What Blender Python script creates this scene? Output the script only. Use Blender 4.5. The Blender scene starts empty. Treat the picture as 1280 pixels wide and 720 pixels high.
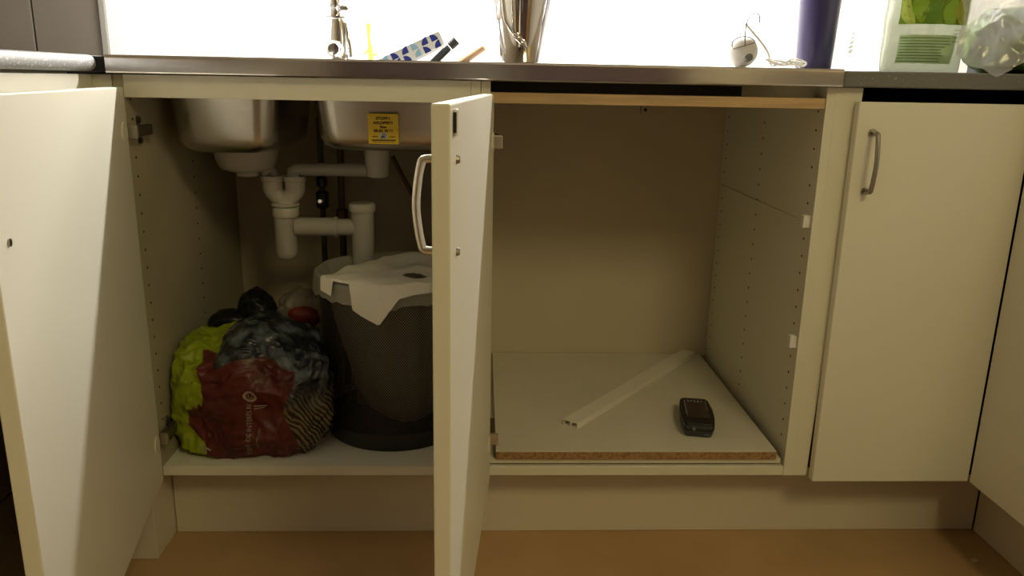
import bpy, bmesh, math, random
from mathutils import Vector, Matrix, noise
from mathutils.bvhtree import BVHTree
random.seed(4)
S = bpy.context.scene
C = S.collection
V = Vector
PI = math.pi

# ------------------------------------------------------------------ camera
yaw, pitch, roll = -0.04097, 0.25718, 0.019055
cy, sy, cp, sp = math.cos(yaw), math.sin(yaw), math.cos(pitch), math.sin(pitch)
fw = V((-sy*cp, cy*cp, -sp)); rt = V((cy, sy, 0)); up = rt.cross(fw)
cr, sr = math.cos(roll), math.sin(roll)
rt, up = cr*rt + sr*up, -sr*rt + cr*up
cd = bpy.data.cameras.new('camera')
cam = bpy.data.objects.new('camera', cd); C.objects.link(cam)
m = Matrix((rt, up, -fw)).transposed().to_4x4(); m.translation = V((0.6022, -1.3549, 0.8861))
cam.matrix_world = m
cd.sensor_width = 36; cd.lens = 989.04/1280*36; cd.clip_start = .02
S.camera = cam

# ------------------------------------------------------------------ light and exposure
w = bpy.data.worlds.new('world'); S.world = w; w.use_nodes = True
w.node_tree.nodes['Background'].inputs[0].default_value = (1, .85, .62, 1)
w.node_tree.nodes['Background'].inputs[1].default_value = .02
S.view_settings.view_transform = 'Standard'; S.view_settings.look = 'None'
S.view_settings.gamma = 1; S.view_settings.use_curve_mapping = False
S.view_settings.exposure = 0.0
TUBE_POWER, ROOM_POWER = 30, 17.5
def area(name, loc, sx, sy_, power, col, rot=(0, 0, 0)):
    d = bpy.data.lights.new(name, 'AREA'); d.shape = 'RECTANGLE'; d.size = sx; d.size_y = sy_
    d.energy = power; d.color = col
    o = bpy.data.objects.new(name, d); C.objects.link(o); o.location = loc; o.rotation_euler = rot
    return o
area('counter_tube_light', (.76, .368, 1.402), 1.62, .03, TUBE_POWER, (1, .97, .90))
area('room_fill_light', (1.5, -2.1, 2.30), .6, .6, ROOM_POWER, (1, .865, .42), (math.radians(28), 0, 0))  # added warm fill light for the room, behind the viewer

# ------------------------------------------------------------------ materials
def mat(name, col, rough=.5, metal=0, bump=0, bscale=60, var=0, vscale=6, trans=0, alpha=1, spec=.5,
        stretch=None, col2=None, thr=(.4, .6), coat=0, sss=0):
    M = bpy.data.materials.new(name); M.use_nodes = True; nt = M.node_tree; b = nt.nodes['Principled BSDF']
    b.inputs['Base Color'].default_value = (*col, 1); b.inputs['Roughness'].default_value = rough
    b.inputs['Metallic'].default_value = metal; b.inputs['Alpha'].default_value = alpha
    b.inputs['Specular IOR Level'].default_value = spec
    b.inputs['Transmission Weight'].default_value = trans; b.inputs['Coat Weight'].default_value = coat
    tc = nt.nodes.new('ShaderNodeTexCoord'); mp = nt.nodes.new('ShaderNodeMapping')
    nt.links.new(tc.outputs['Object'], mp.inputs[0])
    if stretch: mp.inputs['Scale'].default_value = stretch
    if var or col2:
        n = nt.nodes.new('ShaderNodeTexNoise'); n.inputs['Scale'].default_value = vscale; n.inputs['Detail'].default_value = 4
        nt.links.new(mp.outputs[0], n.inputs[0])
        r = nt.nodes.new('ShaderNodeValToRGB'); nt.links.new(n.outputs[0], r.inputs[0])
        c2 = col2 or tuple(c*(1-var) for c in col)
        r.color_ramp.elements[0].color = (*c2, 1); r.color_ramp.elements[1].color = (*col, 1)
        r.color_ramp.elements[0].position = thr[0]; r.color_ramp.elements[1].position = thr[1]
        nt.links.new(r.outputs[0], b.inputs['Base Color'])
    if bump:
        n2 = nt.nodes.new('ShaderNodeTexNoise'); n2.inputs['Scale'].default_value = bscale; n2.inputs['Detail'].default_value = 3
        nt.links.new(mp.outputs[0], n2.inputs[0])
        bp = nt.nodes.new('ShaderNodeBump'); bp.inputs['Strength'].default_value = bump; bp.inputs['Distance'].default_value = .002
        nt.links.new(n2.outputs[0], bp.inputs['Height']); nt.links.new(bp.outputs[0], b.inputs['Normal'])
    return M
def speckle(name, base, light, scale=260, thr=.62, rough=.35):
    M = mat(name, base, rough); nt = M.node_tree; b = nt.nodes['Principled BSDF']
    tc = nt.nodes.new('ShaderNodeTexCoord')
    v = nt.nodes.new('ShaderNodeTexNoise'); v.inputs['Scale'].default_value = scale; v.inputs['Detail'].default_value = 2
    nt.links.new(tc.outputs['Object'], v.inputs[0])
    r = nt.nodes.new('ShaderNodeValToRGB'); nt.links.new(v.outputs[0], r.inputs[0])
    r.color_ramp.elements[0].color = (*base, 1); r.color_ramp.elements[1].color = (*light, 1)
    r.color_ramp.elements[0].position = thr; r.color_ramp.elements[1].position = thr+.05
    nt.links.new(r.outputs[0], b.inputs['Base Color'])
    return M
def emat(name, col, s):
    M = mat(name, col); b = M.node_tree.nodes['Principled BSDF']
    b.inputs['Emission Color'].default_value = (*col, 1); b.inputs['Emission Strength'].default_value = s
    return M

PAINT = mat('cream_door_paint', (.80, .77, .66), .42, bump=.06, bscale=220)
CARC = mat('cabinet_laminate', (.76, .73, .61), .5, bump=.04, bscale=300)
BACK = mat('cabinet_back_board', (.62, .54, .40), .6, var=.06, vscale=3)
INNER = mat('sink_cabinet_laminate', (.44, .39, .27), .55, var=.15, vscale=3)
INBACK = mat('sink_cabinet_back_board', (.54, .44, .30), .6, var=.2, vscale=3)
PLINTH = mat('plinth_laminate', (.70, .63, .50), .45)
BOARD = mat('white_shelf_board', (.70, .66, .55), .45, var=.05, vscale=9)
CHIP = mat('raw_chipboard', (.42, .25, .11), .85, bump=.6, bscale=400, col2=(.24, .13, .05), vscale=170, thr=(.35, .6))
PINE = mat('pale_wood_rail', (.60, .41, .22), .6, var=.2, vscale=8, stretch=(1, 12, 12))
STEEL = mat('brushed_steel', (.74, .71, .68), .11, 1, bump=.012, bscale=60, stretch=(1, 40, 40))
BOWLST = mat('satin_steel_bowl', (.48, .45, .41), .27, 1, bump=.12, bscale=12)
CHROME = mat('chrome', (.85, .85, .86), .09, 1)
POLISH = mat('polished_steel', (.72, .69, .68), .08, 1)
NICKEL = mat('satin_nickel', (.36, .33, .29), .32, 1)
HINGE = mat('hinge_metal', (.55, .52, .45), .35, 1)
DARKMET = mat('dark_metal', (.07, .06, .05), .5, .6)
MESHM = mat('black_wire', (.022, .020, .018), .5)
LAMR = speckle('dark_speckled_laminate', (.17, .17, .165), (.34, .34, .33), 230, .66)
LAML = speckle('grey_speckled_laminate', (.38, .38, .40), (.75, .75, .78), 260, .60)
TILE = mat('grey_brown_tile', (.19, .165, .14), .3, var=.06, vscale=5)
GROUT = mat('dark_grout', (.055, .045, .038), .9)
SPLASH = mat('white_splash_panel', (.92, .92, .91), .35)
EDGE = mat('grey_edge_strip', (.30, .28, .26), .4)
WALLP = mat('wall_paint', (.62, .54, .42), .8, bump=.05)
FLOOR = mat('floor_linoleum', (.52, .335, .155), .45, col2=(.43, .27, .12), vscale=5, thr=(.3, .7), bump=.05, bscale=80)
CEIL = mat('ceiling_paint', (.75, .72, .66), .9)
BLACK = mat('black_plastic', (.012, .012, .013), .4)
BLACKV = mat('gap_shade_black', (.010, .009, .010), .8)  # black that puts shade into gaps and the closed cabinet's inside
PVC = mat('white_pvc_pipe', (.42, .39, .34), .4)
PVCW = mat('white_pvc_fitting', (.54, .50, .44), .38)
COPPER = mat('dull_copper', (.11, .06, .035), .45, .7)
WHITEP = mat('white_plastic', (.80, .79, .76), .35)
DIM = mat('pin_hole_dark', (.02, .016, .012), .9)
YEL = mat('yellow_sticker', (.75, .50, .03), .45)
INK = mat('print_ink', (.06, .04, .02), .6)

# ------------------------------------------------------------------ helpers
def box(bm, x0, x1, y0, y1, z0, z1, bev=0, M=None, seg=2):
    b = bmesh.new(); bmesh.ops.create_cube(b, size=1)
    for v in b.verts:
        v.co = V(((x0+x1)/2+v.co.x*(x1-x0), (y0+y1)/2+v.co.y*(y1-y0), (z0+z1)/2+v.co.z*(z1-z0)))
    if bev: bmesh.ops.bevel(b, geom=b.edges[:], offset=bev, segments=seg, affect='EDGES', profile=.5)
    if M: bmesh.ops.transform(b, matrix=M, verts=b.verts)
    join(bm, b); return bm
def join(bm, b):
    me = bpy.data.meshes.new('t'); b.to_mesh(me); b.free(); bm.from_mesh(me); bpy.data.meshes.remove(me)
def lathe(bm, prof, c, n=32, cap=True, axis='Z', M=None):
    b = bmesh.new(); rings = []
    for r, z in prof:
        rings.append([b.verts.new((r*math.cos(2*PI*k/n), r*math.sin(2*PI*k/n), z)) for k in range(n)])
    for a, d in zip(rings, rings[1:]):
        for k in range(n): b.faces.new((a[k], a[(k+1) % n], d[(k+1) % n], d[k]))
    if cap:
        b.faces.new(rings[0][::-1]); b.faces.new(rings[-1])
    R_ = Matrix.Identity(4)
    if axis == 'X': R_ = Matrix.Rotation(PI/2, 4, 'Y')
    if axis == 'Y': R_ = Matrix.Rotation(-PI/2, 4, 'X')
    bmesh.ops.transform(b, matrix=Matrix.Translation(c) @ (M or R_), verts=b.verts)
    bmesh.ops.recalc_face_normals(b, faces=b.faces)
    join(bm, b); return bm
def smooth_path(pts, n=6):
    pts = [V(p) for p in pts]; out = []
    P = [2*pts[0]-pts[1]] + pts + [2*pts[-1]-pts[-2]]
    for i in range(1, len(P)-2):
        a, b_, c, d = P[i-1:i+3]
        for k in range(n):
            t = k/n
            out.append(.5*((2*b_)+(-a+c)*t+(2*a-5*b_+4*c-d)*t*t+(-a+3*b_-3*c+d)*t**3))
    out.append(pts[-1]); return out
def tube(bm, pts, r, n=12, smooth=0, cap=True):
    if smooth: pts = smooth_path(pts, smooth)
    pts = [V(p) for p in pts]; b = bmesh.new(); rings = []
    t0 = (pts[1]-pts[0]).normalized(); ref = V((0, 0, 1)) if abs(t0.z) < .9 else V((1, 0, 0))
    nx = t0.cross(ref).normalized()
    for i, p in enumerate(pts):
        t = (pts[min(i+1, len(pts)-1)]-pts[max(i-1, 0)]).normalized()
        nx = (nx - t*nx.dot(t)).normalized(); ny = t.cross(nx)
        rr = r
        if isinstance(r, (list, tuple)):
            u = i/(len(pts)-1)*(len(r)-1); k0 = min(int(u), len(r)-2); rr = r[k0]+(r[k0+1]-r[k0])*(u-k0)
        rings.append([b.verts.new(p+rr*(nx*math.cos(2*PI*k/n)+ny*math.sin(2*PI*k/n))) for k in range(n)])
    for a, d in zip(rings, rings[1:]):
        for k in range(n): b.faces.new((a[k], a[(k+1) % n], d[(k+1) % n], d[k]))
    if cap: b.faces.new(rings[0][::-1]); b.faces.new(rings[-1])
    bmesh.ops.recalc_face_normals(b, faces=b.faces)
    join(bm, b); return bm
def prism(bm, poly, axis_vec, base=None):
    """poly: list of 3D points, extruded by axis_vec"""
    b = bmesh.new(); a = [b.verts.new(V(p)) for p in poly]; d = [b.verts.new(V(p)+V(axis_vec)) for p in poly]
    b.faces.new(a); b.faces.new(d[::-1]); n = len(poly)
    for k in range(n): b.faces.new((a[k], a[(k+1) % n], d[(k+1) % n], d[k]))
    bmesh.ops.recalc_face_normals(b, faces=b.faces); join(bm, b); return bm
def B(): return bmesh.new()
def woff(o):
    p = V(o.location)
    while o.parent: o = o.parent; p = p + V(o.location)
    return p
def obj(name, bm, mt, parent=None, at=None, sm=False, label=None):
    """vertices are authored in world metres; the object's origin goes to at (or its parent's origin)"""
    me = bpy.data.meshes.new(name)
    off = woff(parent) if parent else V((0, 0, 0))
    loc = V(at)-off if at is not None else V((0, 0, 0))
    for v in bm.verts: v.co -= off + loc
    bm.to_mesh(me); bm.free()
    for mm in (mt if isinstance(mt, (list, tuple)) else [mt]): me.materials.append(mm)
    if sm:
        for p in me.polygons: p.use_smooth = True
        if sm != 'all': me.set_sharp_from_angle(angle=math.radians(40))
    o = bpy.data.objects.new(name, me); C.objects.link(o); o.parent = parent; o.location = loc
    if label: o['label'] = label
    return o
def tag(o, label, cat, group=None):
    o['label'] = label; o['category'] = cat
    if group: o['group'] = group
    return o
def thing(name, label, cat, loc, group=None):
    o = bpy.data.objects.new(name, None); C.objects.link(o); o.location = loc; o.empty_display_size = .05
    return tag(o, label, cat, group)
def struct(name, bm, mt, at=None, **k):
    o = obj(name, bm, mt, None, at, **k); o['kind'] = 'structure'; return o
def textbm(s, size, align='CENTER', ext=0.0002, bold=0):
    cu = bpy.data.curves.new('t', 'FONT'); cu.offset = bold; cu.body = s; cu.size = size; cu.align_x = align; cu.extrude = ext
    o = bpy.data.objects.new('t', cu); C.objects.link(o)
    bpy.context.view_layer.update()
    me = bpy.data.meshes.new_from_object(o.evaluated_get(bpy.context.evaluated_depsgraph_get()))
    b = bmesh.new(); b.from_mesh(me); bpy.data.meshes.remove(me)
    bpy.data.objects.remove(o); bpy.data.curves.remove(cu); return b

# ------------------------------------------------------------------ room shell
struct('floor', box(B(), -1.0, 2.6, -3.0, .66, -.05, 0), FLOOR)
struct('ceiling', box(B(), -1.0, 2.6, -3.0, .66, 2.4, 2.45), CEIL)
wb = struct('wall_back', box(B(), -1.0, 2.6, .604, .66, 0, 2.4), GROUT)
struct('wall_left', box(B(), -.74, -.68, -3.0, .603, 0, 2.4), WALLP)
struct('wall_right', box(B(), 2.2, 2.26, -3.0, .603, 0, 2.4), WALLP)
struct('wall_rear', box(B(), -.68, 2.2, -3.0, -2.94, 0, 2.4), mat('rear_wall_paint', (.82, .77, .64), .8))
for x0_, x1_, nm in ((-.10, .45, 'left'), (.76, 1.56, 'right')):
    t_ = thing('reflection_dark_cabinet', 'made-up tall dark brown cabinet behind the viewer, added for dark reflections, %s one' % nm, 'cabinet', ((x0_+x1_)/2, -2.7, 0))  # unseen, added so the steel front edge mirrors dark bands
    DB = mat('dark_reflection_brown', (.13, .085, .088), .5)
    obj('body', box(B(), x0_, x1_, -2.935, -2.52, .001, 2.05, .003), DB, t_)
    obj('door', box(B(), x0_+.005, (x0_+x1_)/2-.002, -2.519, -2.50, .08, 2.04, .002), DB, t_)
    obj('door', box(B(), (x0_+x1_)/2+.002, x1_-.005, -2.519, -2.50, .08, 2.04, .002), DB, t_)
# grey-brown wall tiles left of the white splash panel
tm = None
for j in range(4):
    for i in range(3):
        x1 = -.279-.1525*i; z0 = .915+.1525*j
        if tm is None:
            b = box(B(), x1-.149, x1, .596, .604, z0, z0+.149, .002); o = obj('tile', b, TILE, wb, at=(x1, .6, z0)); tm = o.data
        else:
            o = bpy.data.objects.new('tile', tm); C.objects.link(o); o.parent = wb; o.location = (x1, .6, z0)
sp_ = struct('trim_1', box(B(), -.2765, -.262, .588, .603, .915, 1.55, .002), EDGE)
pn = struct('wall_splash_panel', box(B(), -.2615, 2.19, .594, .603, .88, 1.55), SPLASH)
pn.name = 'trim_2'

# ------------------------------------------------------------------ the wall cabinet with the tube light above the worktop (out of frame)
t = thing('wall_cabinet', 'cream wall cabinet hanging over the worktop above the picture', 'cabinet', (.8, .45, 1.45))
obj('body', box(B(), .0, 1.6, .28, .593, 1.45, 2.1, .001), PAINT, t)
t = thing('counter_lamp', 'slim white tube lamp under the wall cabinet, above the picture', 'lamp', (.8, .36, 1.40))
obj('housing', box(B(), -.02, 1.59, .33, .39, 1.42, 1.449, .003), WHITEP, t)
obj('diffuser', box(B(), .01, 1.57, .342, .378, 1.405, 1.4195, .004), emat('tube_glow', (1, .97, .9), 6), t)
t = thing('added_fill_lamp', 'added round white fill lamp at the ceiling, unseen behind the viewer', 'lamp', (1.5, -2.1, 2.34))  # made-up fixture to carry the warm room fill
obj('shade', lathe(B(), [(.02, 2.36), (.16, 2.365), (.18, 2.38), (.17, 2.399)], (1.5, -2.1, 0)), emat('fill_lamp_glow', (1, .8, .5), 2), t)

# ------------------------------------------------------------------ steel worktop with the double sink
ZT, ZW = .8845, .9135
steel = thing('steel_worktop', 'long stainless steel sink worktop with a folded front edge', 'worktop', (.6, .3, ZT))
def rrect(x0, x1, y0, y1, r, n=7):
    out = []
    for cx_, cy_, a0 in ((x1-r, y1-r, 0), (x0+r, y1-r, 90), (x0+r, y0+r, 180), (x1-r, y0+r, 270)):
        for k in range(n+1):
            a = math.radians(a0+90*k/n); out.append((cx_+r*math.cos(a), cy_+r*math.sin(a)))
    return out
bowls = [(.034, .245, .088, .43, .747, .014), (.290, .578, .088, .43, .755, .014)]
b = B()
xs = [.0, .022, .257, .279, .590, 1.2]; ys = [-.018, .074, .445, .592]
for i in range(5):
    for j in range(3):
        if j == 1 and i in (1, 3): continue
        box(b, xs[i], xs[i+1], ys[j], ys[j+1], ZW-.0015, ZW)
# front fold, rounded nose
pr = []
for k in range(7):
    a = PI/2+PI/2*k/6; pr.append((-.0155+.005*math.cos(a), ZW-.005+.005*math.sin(a)))
pr += [(-.0205, ZW-.0056), (-.0205, ZT+.0030), (-.0203, ZT+.0012), (-.0190, ZT), (-.004, ZT), (-.004, ZT+.0015), (-.017, ZT+.0015), (-.018, ZT+.004), (-.018, ZW-.006), (-.0155, ZW-.002)]
prism(b, [(0, y, z) for y, z in pr], (1.2, 0, 0))
box(b, 0, .0015, -.018, .592, ZT, ZW); box(b, 1.1985, 1.2, -.018, .592, ZT, ZW); box(b, 0, 1.2, .590, .592, ZT, ZW)
obj('worktop_sheet', b, STEEL, steel)
def bowl(x0, x1, y0, y1, zb, tp):
    b = B(); n = 7; lv = []
    for k in range(14):
        u = k/13
        if u < .6: z = ZW-.001-(ZW-.001-zb-.03)*u/.6; ins = tp*u/.6; r = .045
        else:
            a = (u-.6)/.4*PI/2; z = zb+.03-.03*math.sin(a); ins = tp+.03*(1-math.cos(a)); r = .045+.0*a
        lv.append((z, ins, r))
    rings = [[b.verts.new((x, y, z)) for x, y in rrect(x0+i, x1-i, y0+i, y1-i, max(.012, r-i*.3), n)] for z, i, r in lv]
    top = [b.verts.new((x, y, ZW+.0003)) for x, y in rrect(x0-.013, x1+.013, y0-.018, y1+.018, .012, n)]
    rings = [top]+rings; m_ = len(top)
    for a, d in zip(rings, rings[1:]):
        for k in range(m_): b.faces.new((a[k], a[(k+1) % m_], d[(k+1) % m_], d[k]))
    b.faces.new(rings[-1])
    bmesh.ops.recalc_face_normals(b, faces=b.faces); return b
for bl in bowls: obj('sink_bowl', bowl(*bl), BOWLST, steel, sm='all')
obj('dark_void_block', box(B(), .62, 1.118, .25, .45, .853, .8825), BLACKV, steel, label='black block standing in for the dark void under the steel top')  # black block puts the darkness of the void behind the rail gap

# ------------------------------------------------------------------ dark laminate worktop on the right
b = box(B(), 1.2015, 2.195, -.018, .592, .8845, .9115, .003); box(b, 1.535, 2.195, -1.5, -.0185, .8845, .9115, .003)
tag(obj('laminate_worktop', b, LAMR, None, at=(1.6, .3, .8845)), 'dark grey speckled laminate worktop right of the steel one', 'worktop')
# grey worktop of the left run
prf = []
for k in range(13):
    a = -PI/2+PI*k/12; prf.append((-.0325+.0125*math.cos(a), .9000+.0125*math.sin(a)))
prf = [(-.675, .8875)]+prf+[(-.675, .9125)]
b = prism(B(), [(x+.006, -1.2, z) for x, z in prf], (0, 1.180, 0))
box(b, -.675, -.050, -.0195, .592, .8875, .9125, .001)
tag(obj('speckled_worktop', b, LAML, None, at=(-.34, -.3, .8875), sm=True), 'light grey speckled worktop with a rounded nose at the left', 'worktop')

tag(obj('gap_shade_strip', box(B(), -.0488, -.0012, -.018, .592, .8875, .9105), BLACKV, None, at=(-.025, .28, .8875)), 'added dark strip standing in for the shaded gap between the grey and the steel worktop', 'strip')  # added dark filler, paints the gap as shaded and hides the bright panel behind
# ------------------------------------------------------------------ cabinets
Z0 = .163; TH = .016; FL = .181; D1 = .563
def hinge(parent, x, z, side, y=.012):
    """concealed hinge: mounting plate on the side panel, arm and end clip; side=+1 panel is left of it"""
    b = box(B(), x, x+side*.003, y+.016, y+.030, z-.024, z+.024, .001) if side > 0 else box(B(), x-.003, x, y+.016, y+.030, z-.024, z+.024, .001)
    h = obj('hinge', b, HINGE, parent, sm=False)
    xa, xb = sorted((x+side*.0035, x+side*.016))
    b = box(B(), xa, xb, y-.018, y+.052, z-.009, z+.009, .0015); obj('arm', b, mat('hinge_arm_metal', (.16, .13, .10), .4, .8), h)
    xa, xb = sorted((x+side*.006, x+side*.021))
    b = box(B(), xa, xb, y-.026, y-.0185, z-.011, z+.011, .0012); obj('clip', b, HINGE, h)
    for dz in (-.017, .017): obj('screw', lathe(B(), [(.0055, 0), (.0055, .004), (.003, .005)], (x+side*.003+(0 if side > 0 else -.005), y+.023, z+dz), 12, axis='X'), DARKMET, h)
    return h
def holes(parent, x, cols, side, z0=.235, z1=.85, skip=()):
    b = B()
    for y in cols:
        z = z0
        while z < z1:
            lathe(b, [(.0022, -.0004), (.0022, .0004)], (x+side*.0003, y, z), 8, axis='X'); z += .032
    o = obj('pin_hole', b, DIM, parent); o['kind'] = 'stuff'; return o

# sink cabinet
sc = thing('sink_cabinet', 'open cream cabinet below the sink with its door swung out at left', 'cabinet', (.3, .28, Z0))
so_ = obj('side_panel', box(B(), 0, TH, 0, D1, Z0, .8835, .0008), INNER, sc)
obj('side_panel', box(B(), .584, .5995, 0, D1, Z0, .8835, .0008), CARC, sc)
obj('bottom_panel', box(B(), .0165, .5835, 0.0005, D1, Z0, FL, .0008), CARC, sc)
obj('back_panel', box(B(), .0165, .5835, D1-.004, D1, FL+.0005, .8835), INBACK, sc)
obj('front_rail', box(B(), .0165, .5835, 0, .018, .847, .8835, .0006), CARC, sc)
holes(so_, TH, (.022, .285), 1)
hinge(so_, TH, .792, 1); hinge(so_, TH, .243, 1)

def door(parent, hx, hy, ux, uy, w_, z0, z1, side, th=.0185, nm='door'):
    """slab whose inner face starts at (hx,hy) and runs along u; its body lies on the outer side"""
    L = math.hypot(ux, uy); ux, uy = ux/L, uy/L
    M = Matrix(((ux, side*-uy, 0, hx), (uy, side*ux, 0, hy), (0, 0, 1, 0), (0, 0, 0, 1)))
    b = box(B(), 0, w_, 0, th, z0, z1, .0022, M, 3)
    return obj(nm, b, PAINT, parent, sm=False), M
def bow_handle(parent, M, s, z0, z1, y0, proj, mt=NICKEL, r=.0042):
    """bow handle along z; s: along door; y0: surface; proj signed"""
    pts = []; zz = (z0+z1)/2; h = (z1-z0)/2
    loc = [(s, y0, z1), (s, y0+proj*.72, z1-.001), (s, y0+proj*.88, z1-.008), (s, y0+proj*1.02, zz+h*.5), (s, y0+proj*1.12, zz), (s, y0+proj*1.02, zz-h*.5), (s, y0+proj*.88, z0+.008), (s, y0+proj*.72, z0+.001), (s, y0, z0)]
    pts = [M @ V(p) for p in loc]
    b = tube(B(), pts, r, 10, 5)
    for z in (z0, z1):
        a = M @ V((s, y0, z)); d = (M @ V((s, y0+proj, z))-a).normalized()
        tube(b, [a, a+d*.005], .0065, 12)
    return obj('handle', b, mt, parent, sm=True)
# left door (opened about 79 degrees)
ld, M = door(sc, .0234, -.0174, .185, -.983, .577, .163, .8635, -1)
for z in (.717, .813):
    a = M @ V((.577-.036, 0, z)); d = (M @ V((.541, -.002, z))-a); obj('handle_screw', tube(B(), [a, a+d], .0042, 10), NICKEL, ld)
bow_handle(ld, M, .541, .717, .813, .0185, .028)
# hinge cups and arms on the door
def cup(dr, M, z):
    b = B(); a = M @ V((.022, 0, z)); d = (M @ V((.022, -.0015, z))-a); tube(b, [a, a+d], .0175, 20)
    obj('hinge_cup', b, CARC, dr)
for z in (.792, .243): cup(ld, M, z)

# open middle cabinet
mc = thing('open_base_cabinet', 'empty open cream cabinet in the middle with a loose board on its bottom', 'cabinet', (.9, .28, Z0))
ml = obj('side_panel', box(B(), .6005, .616, 0, D1, Z0, .8835, .0008), CARC, mc)
mr = obj('side_panel', box(B(), 1.184, 1.1996, 0, D1, Z0, .8835), CARC, mc)
obj('bottom_panel', box(B(), .6165, 1.1835, .0005, D1, Z0, FL, .0008), CARC, mc)
obj('back_panel', box(B(), .6165, 1.1835, D1-.004, D1, FL+.0005, .8835), BACK, mc)
fr = obj('wooden_rail', box(B(), .6165, 1.1835, .002, .058, .848, .8655, .0008), PINE, mc, label='raw pale wood rail across the top')
for x, z in ((.629, .838), (.645, .842)): obj('screw_hole', lathe(B(), [(.0035, -.0008), (.0035, .0008)], (.6168, .06+(x-.629)*4, z), 10, axis='X'), DIM, ml)
b = B(); lathe(b, [(.004, 0), (.004, .0008)], (.99, D1-.005, .823), 10, axis='Y')
obj('screw_hole', b, DIM, mc)
obj('scratch', box(B(), .978, .9795, D1-.005, D1-.0042, .815, .835), DIM, mc)
holes(mr, 1.184, (.028, .288, .53), -1); hinge(ml, .616, .785, 1); hinge(ml, .616, .243, 1)
obj('shelf_support', box(B(), 1.171, 1.1838, .008, .021, .642, .664, .001), WHITEP, mr)
obj('shelf_support', box(B(), 1.171, 1.1838, .006, .019, .418, .441, .001), WHITEP, mr)
b = box(B(), 1.1815, 1.1838, .06, .545, .6445, .6505, .0006); obj('shelf_runner', b, CARC, mr)
md, M2 = door(mc, .6219, -.0174, -.086, -.996, .577, .163, .8635, -1)
for z in (.711, .807):
    a = M2 @ V((.527, 0, z)); d = (M2 @ V((.527, -.0035, z))-a); obj('handle_screw', tube(B(), [a, a+d], [.005, .0035], 10), NICKEL, md)
bow_handle(md, M2, .527, .711, .807, .0185, .021, mat('bright_nickel', (.78, .74, .66), .28, 1), .0045)
b = box(B(), .543, .5545, -.0045, -.0002, .832, .858, .0015, M2); obj('magnet_catch', b, WHITEP, md)
b = box(B(), .555, .5572, -.0035, -.0003, .835, .855, .0008, M2); obj('catch_slot', b, BLACK, md)
for z in (.785, .243): cup(md, M2, z)

# narrow right cabinet with its closed door
rc = thing('corner_base_cabinet', 'closed narrow cream cabinet right of the open one, black slot over its door', 'cabinet', (1.39, .28, Z0))
b = B()
v = [(1.2005, -.001), (1.246, -.001)]
prism(b, [(1.1997, -.0001, .8835), (1.245, -.0001, .8835), (1.229, -.0001, Z0), (1.1997, -.0001, Z0)], (0, .018, 0))
obj('filler_strip', b, CARC, rc)
obj('side_panel', box(B(), 1.247, 1.262, .03, D1, Z0, .8835), BLACKV, rc)  # inner panels painted black to put shade into the slot over the door
obj('side_panel', box(B(), 1.70, 1.716, .002, D1, Z0, .8835), BLACKV, rc)
obj('bottom_panel', box(B(), 1.2625, 1.6995, .002, D1, Z0, FL), BLACKV, rc)
obj('back_panel', box(B(), 1.2625, 1.6995, D1-.004, D1, FL+.0005, .8835), BLACKV, rc)
rd, M3 = door(rc, 1.2325, -.0015, 1, 0, .303, .160, .8615, -1)
M3 = Matrix(((1, 0, 0, 1.2325), (0, 1, 0, -.0015-.0185), (0, 0, 1, 0), (0, 0, 0, 1)))
bow_handle(rd, M3, .0275, .712, .811, 0, -.026, NICKEL, .0040)

# run of cabinets at the right, at a right angle
rr = thing('side_cabinet_run', 'cream cabinet with doors facing left at the right edge of the picture', 'cabinet', (1.8, -.8, Z0))
obj('door', box(B(), 1.5368, 1.556, -.62, -.0212, .160, .8615, .002), PAINT, rr)
obj('door', box(B(), 1.538, 1.556, -1.22, -.6235, .160, .8615, .002), PAINT, rr)
obj('body', box(B(), 1.558, 2.19, -1.22, -.022, Z0, .883), CARC, rr)
# left run
lr = thing('left_cabinet_run', 'cream cabinet facing right under the grey worktop at the left edge', 'cabinet', (-.34, -.6, Z0))
obj('drawer_front', box(B(), -.048, -.030, -.64, -.047, .715, .883, .002), PAINT, lr)
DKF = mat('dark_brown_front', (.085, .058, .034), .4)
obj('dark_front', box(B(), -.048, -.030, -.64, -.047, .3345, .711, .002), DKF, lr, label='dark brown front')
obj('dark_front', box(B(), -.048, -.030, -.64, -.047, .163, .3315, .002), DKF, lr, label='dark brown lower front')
obj('drawer_front', box(B(), -.048, -.030, -1.2, -.644, .715, .883, .002), PAINT, lr)
obj('door', box(B(), -.048, -.030, -1.2, -.644, .163, .711, .002), PAINT, lr)
obj('body', box(B(), -.67, -.050, -1.2, -.044, Z0, .8865), CARC, lr)
obj('corner_post', box(B(), -.060, -.0015, -.0005, .018, .163, .883, .0008), CARC, lr)
obj('filler_strip', box(B(), -.049, -.032, -.0435, -.002, .163, .883, .0008), CARC, lr)

# ------------------------------------------------------------------ plinths
b = box(B(), .0015, 1.6270, .073, .089, 0.0005, .1615, .0008)
tag(obj('front_plinth', b, PLINTH, None, at=(.8, .08, 0)), 'long cream plinth board standing on the floor below the middle cabinets', 'plinth')
b = box(B(), 1.628, 1.644, -1.22, .070, 0.0005, .1595, .0008)
tag(obj('side_plinth', b, PLINTH, None, at=(1.636, -.5, 0)), 'cream plinth board running towards the viewer at lower right', 'plinth')
b = box(B(), -.055, -.0005, -.020, .089, 0.0005, .150, .0012)
tag(obj('corner_plinth_block', b, PLINTH, None, at=(-.028, .03, 0)), 'short cream plinth block in the left corner beneath the open door', 'plinth')
b = box(B(), -.078, -.062, -1.2, -.026, 0.0005, .1615, .0008)
tag(obj('left_plinth', b, PLINTH, None, at=(-.07, -.6, 0)), 'cream plinth board under the left cabinet, behind the open left door', 'plinth')

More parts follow.
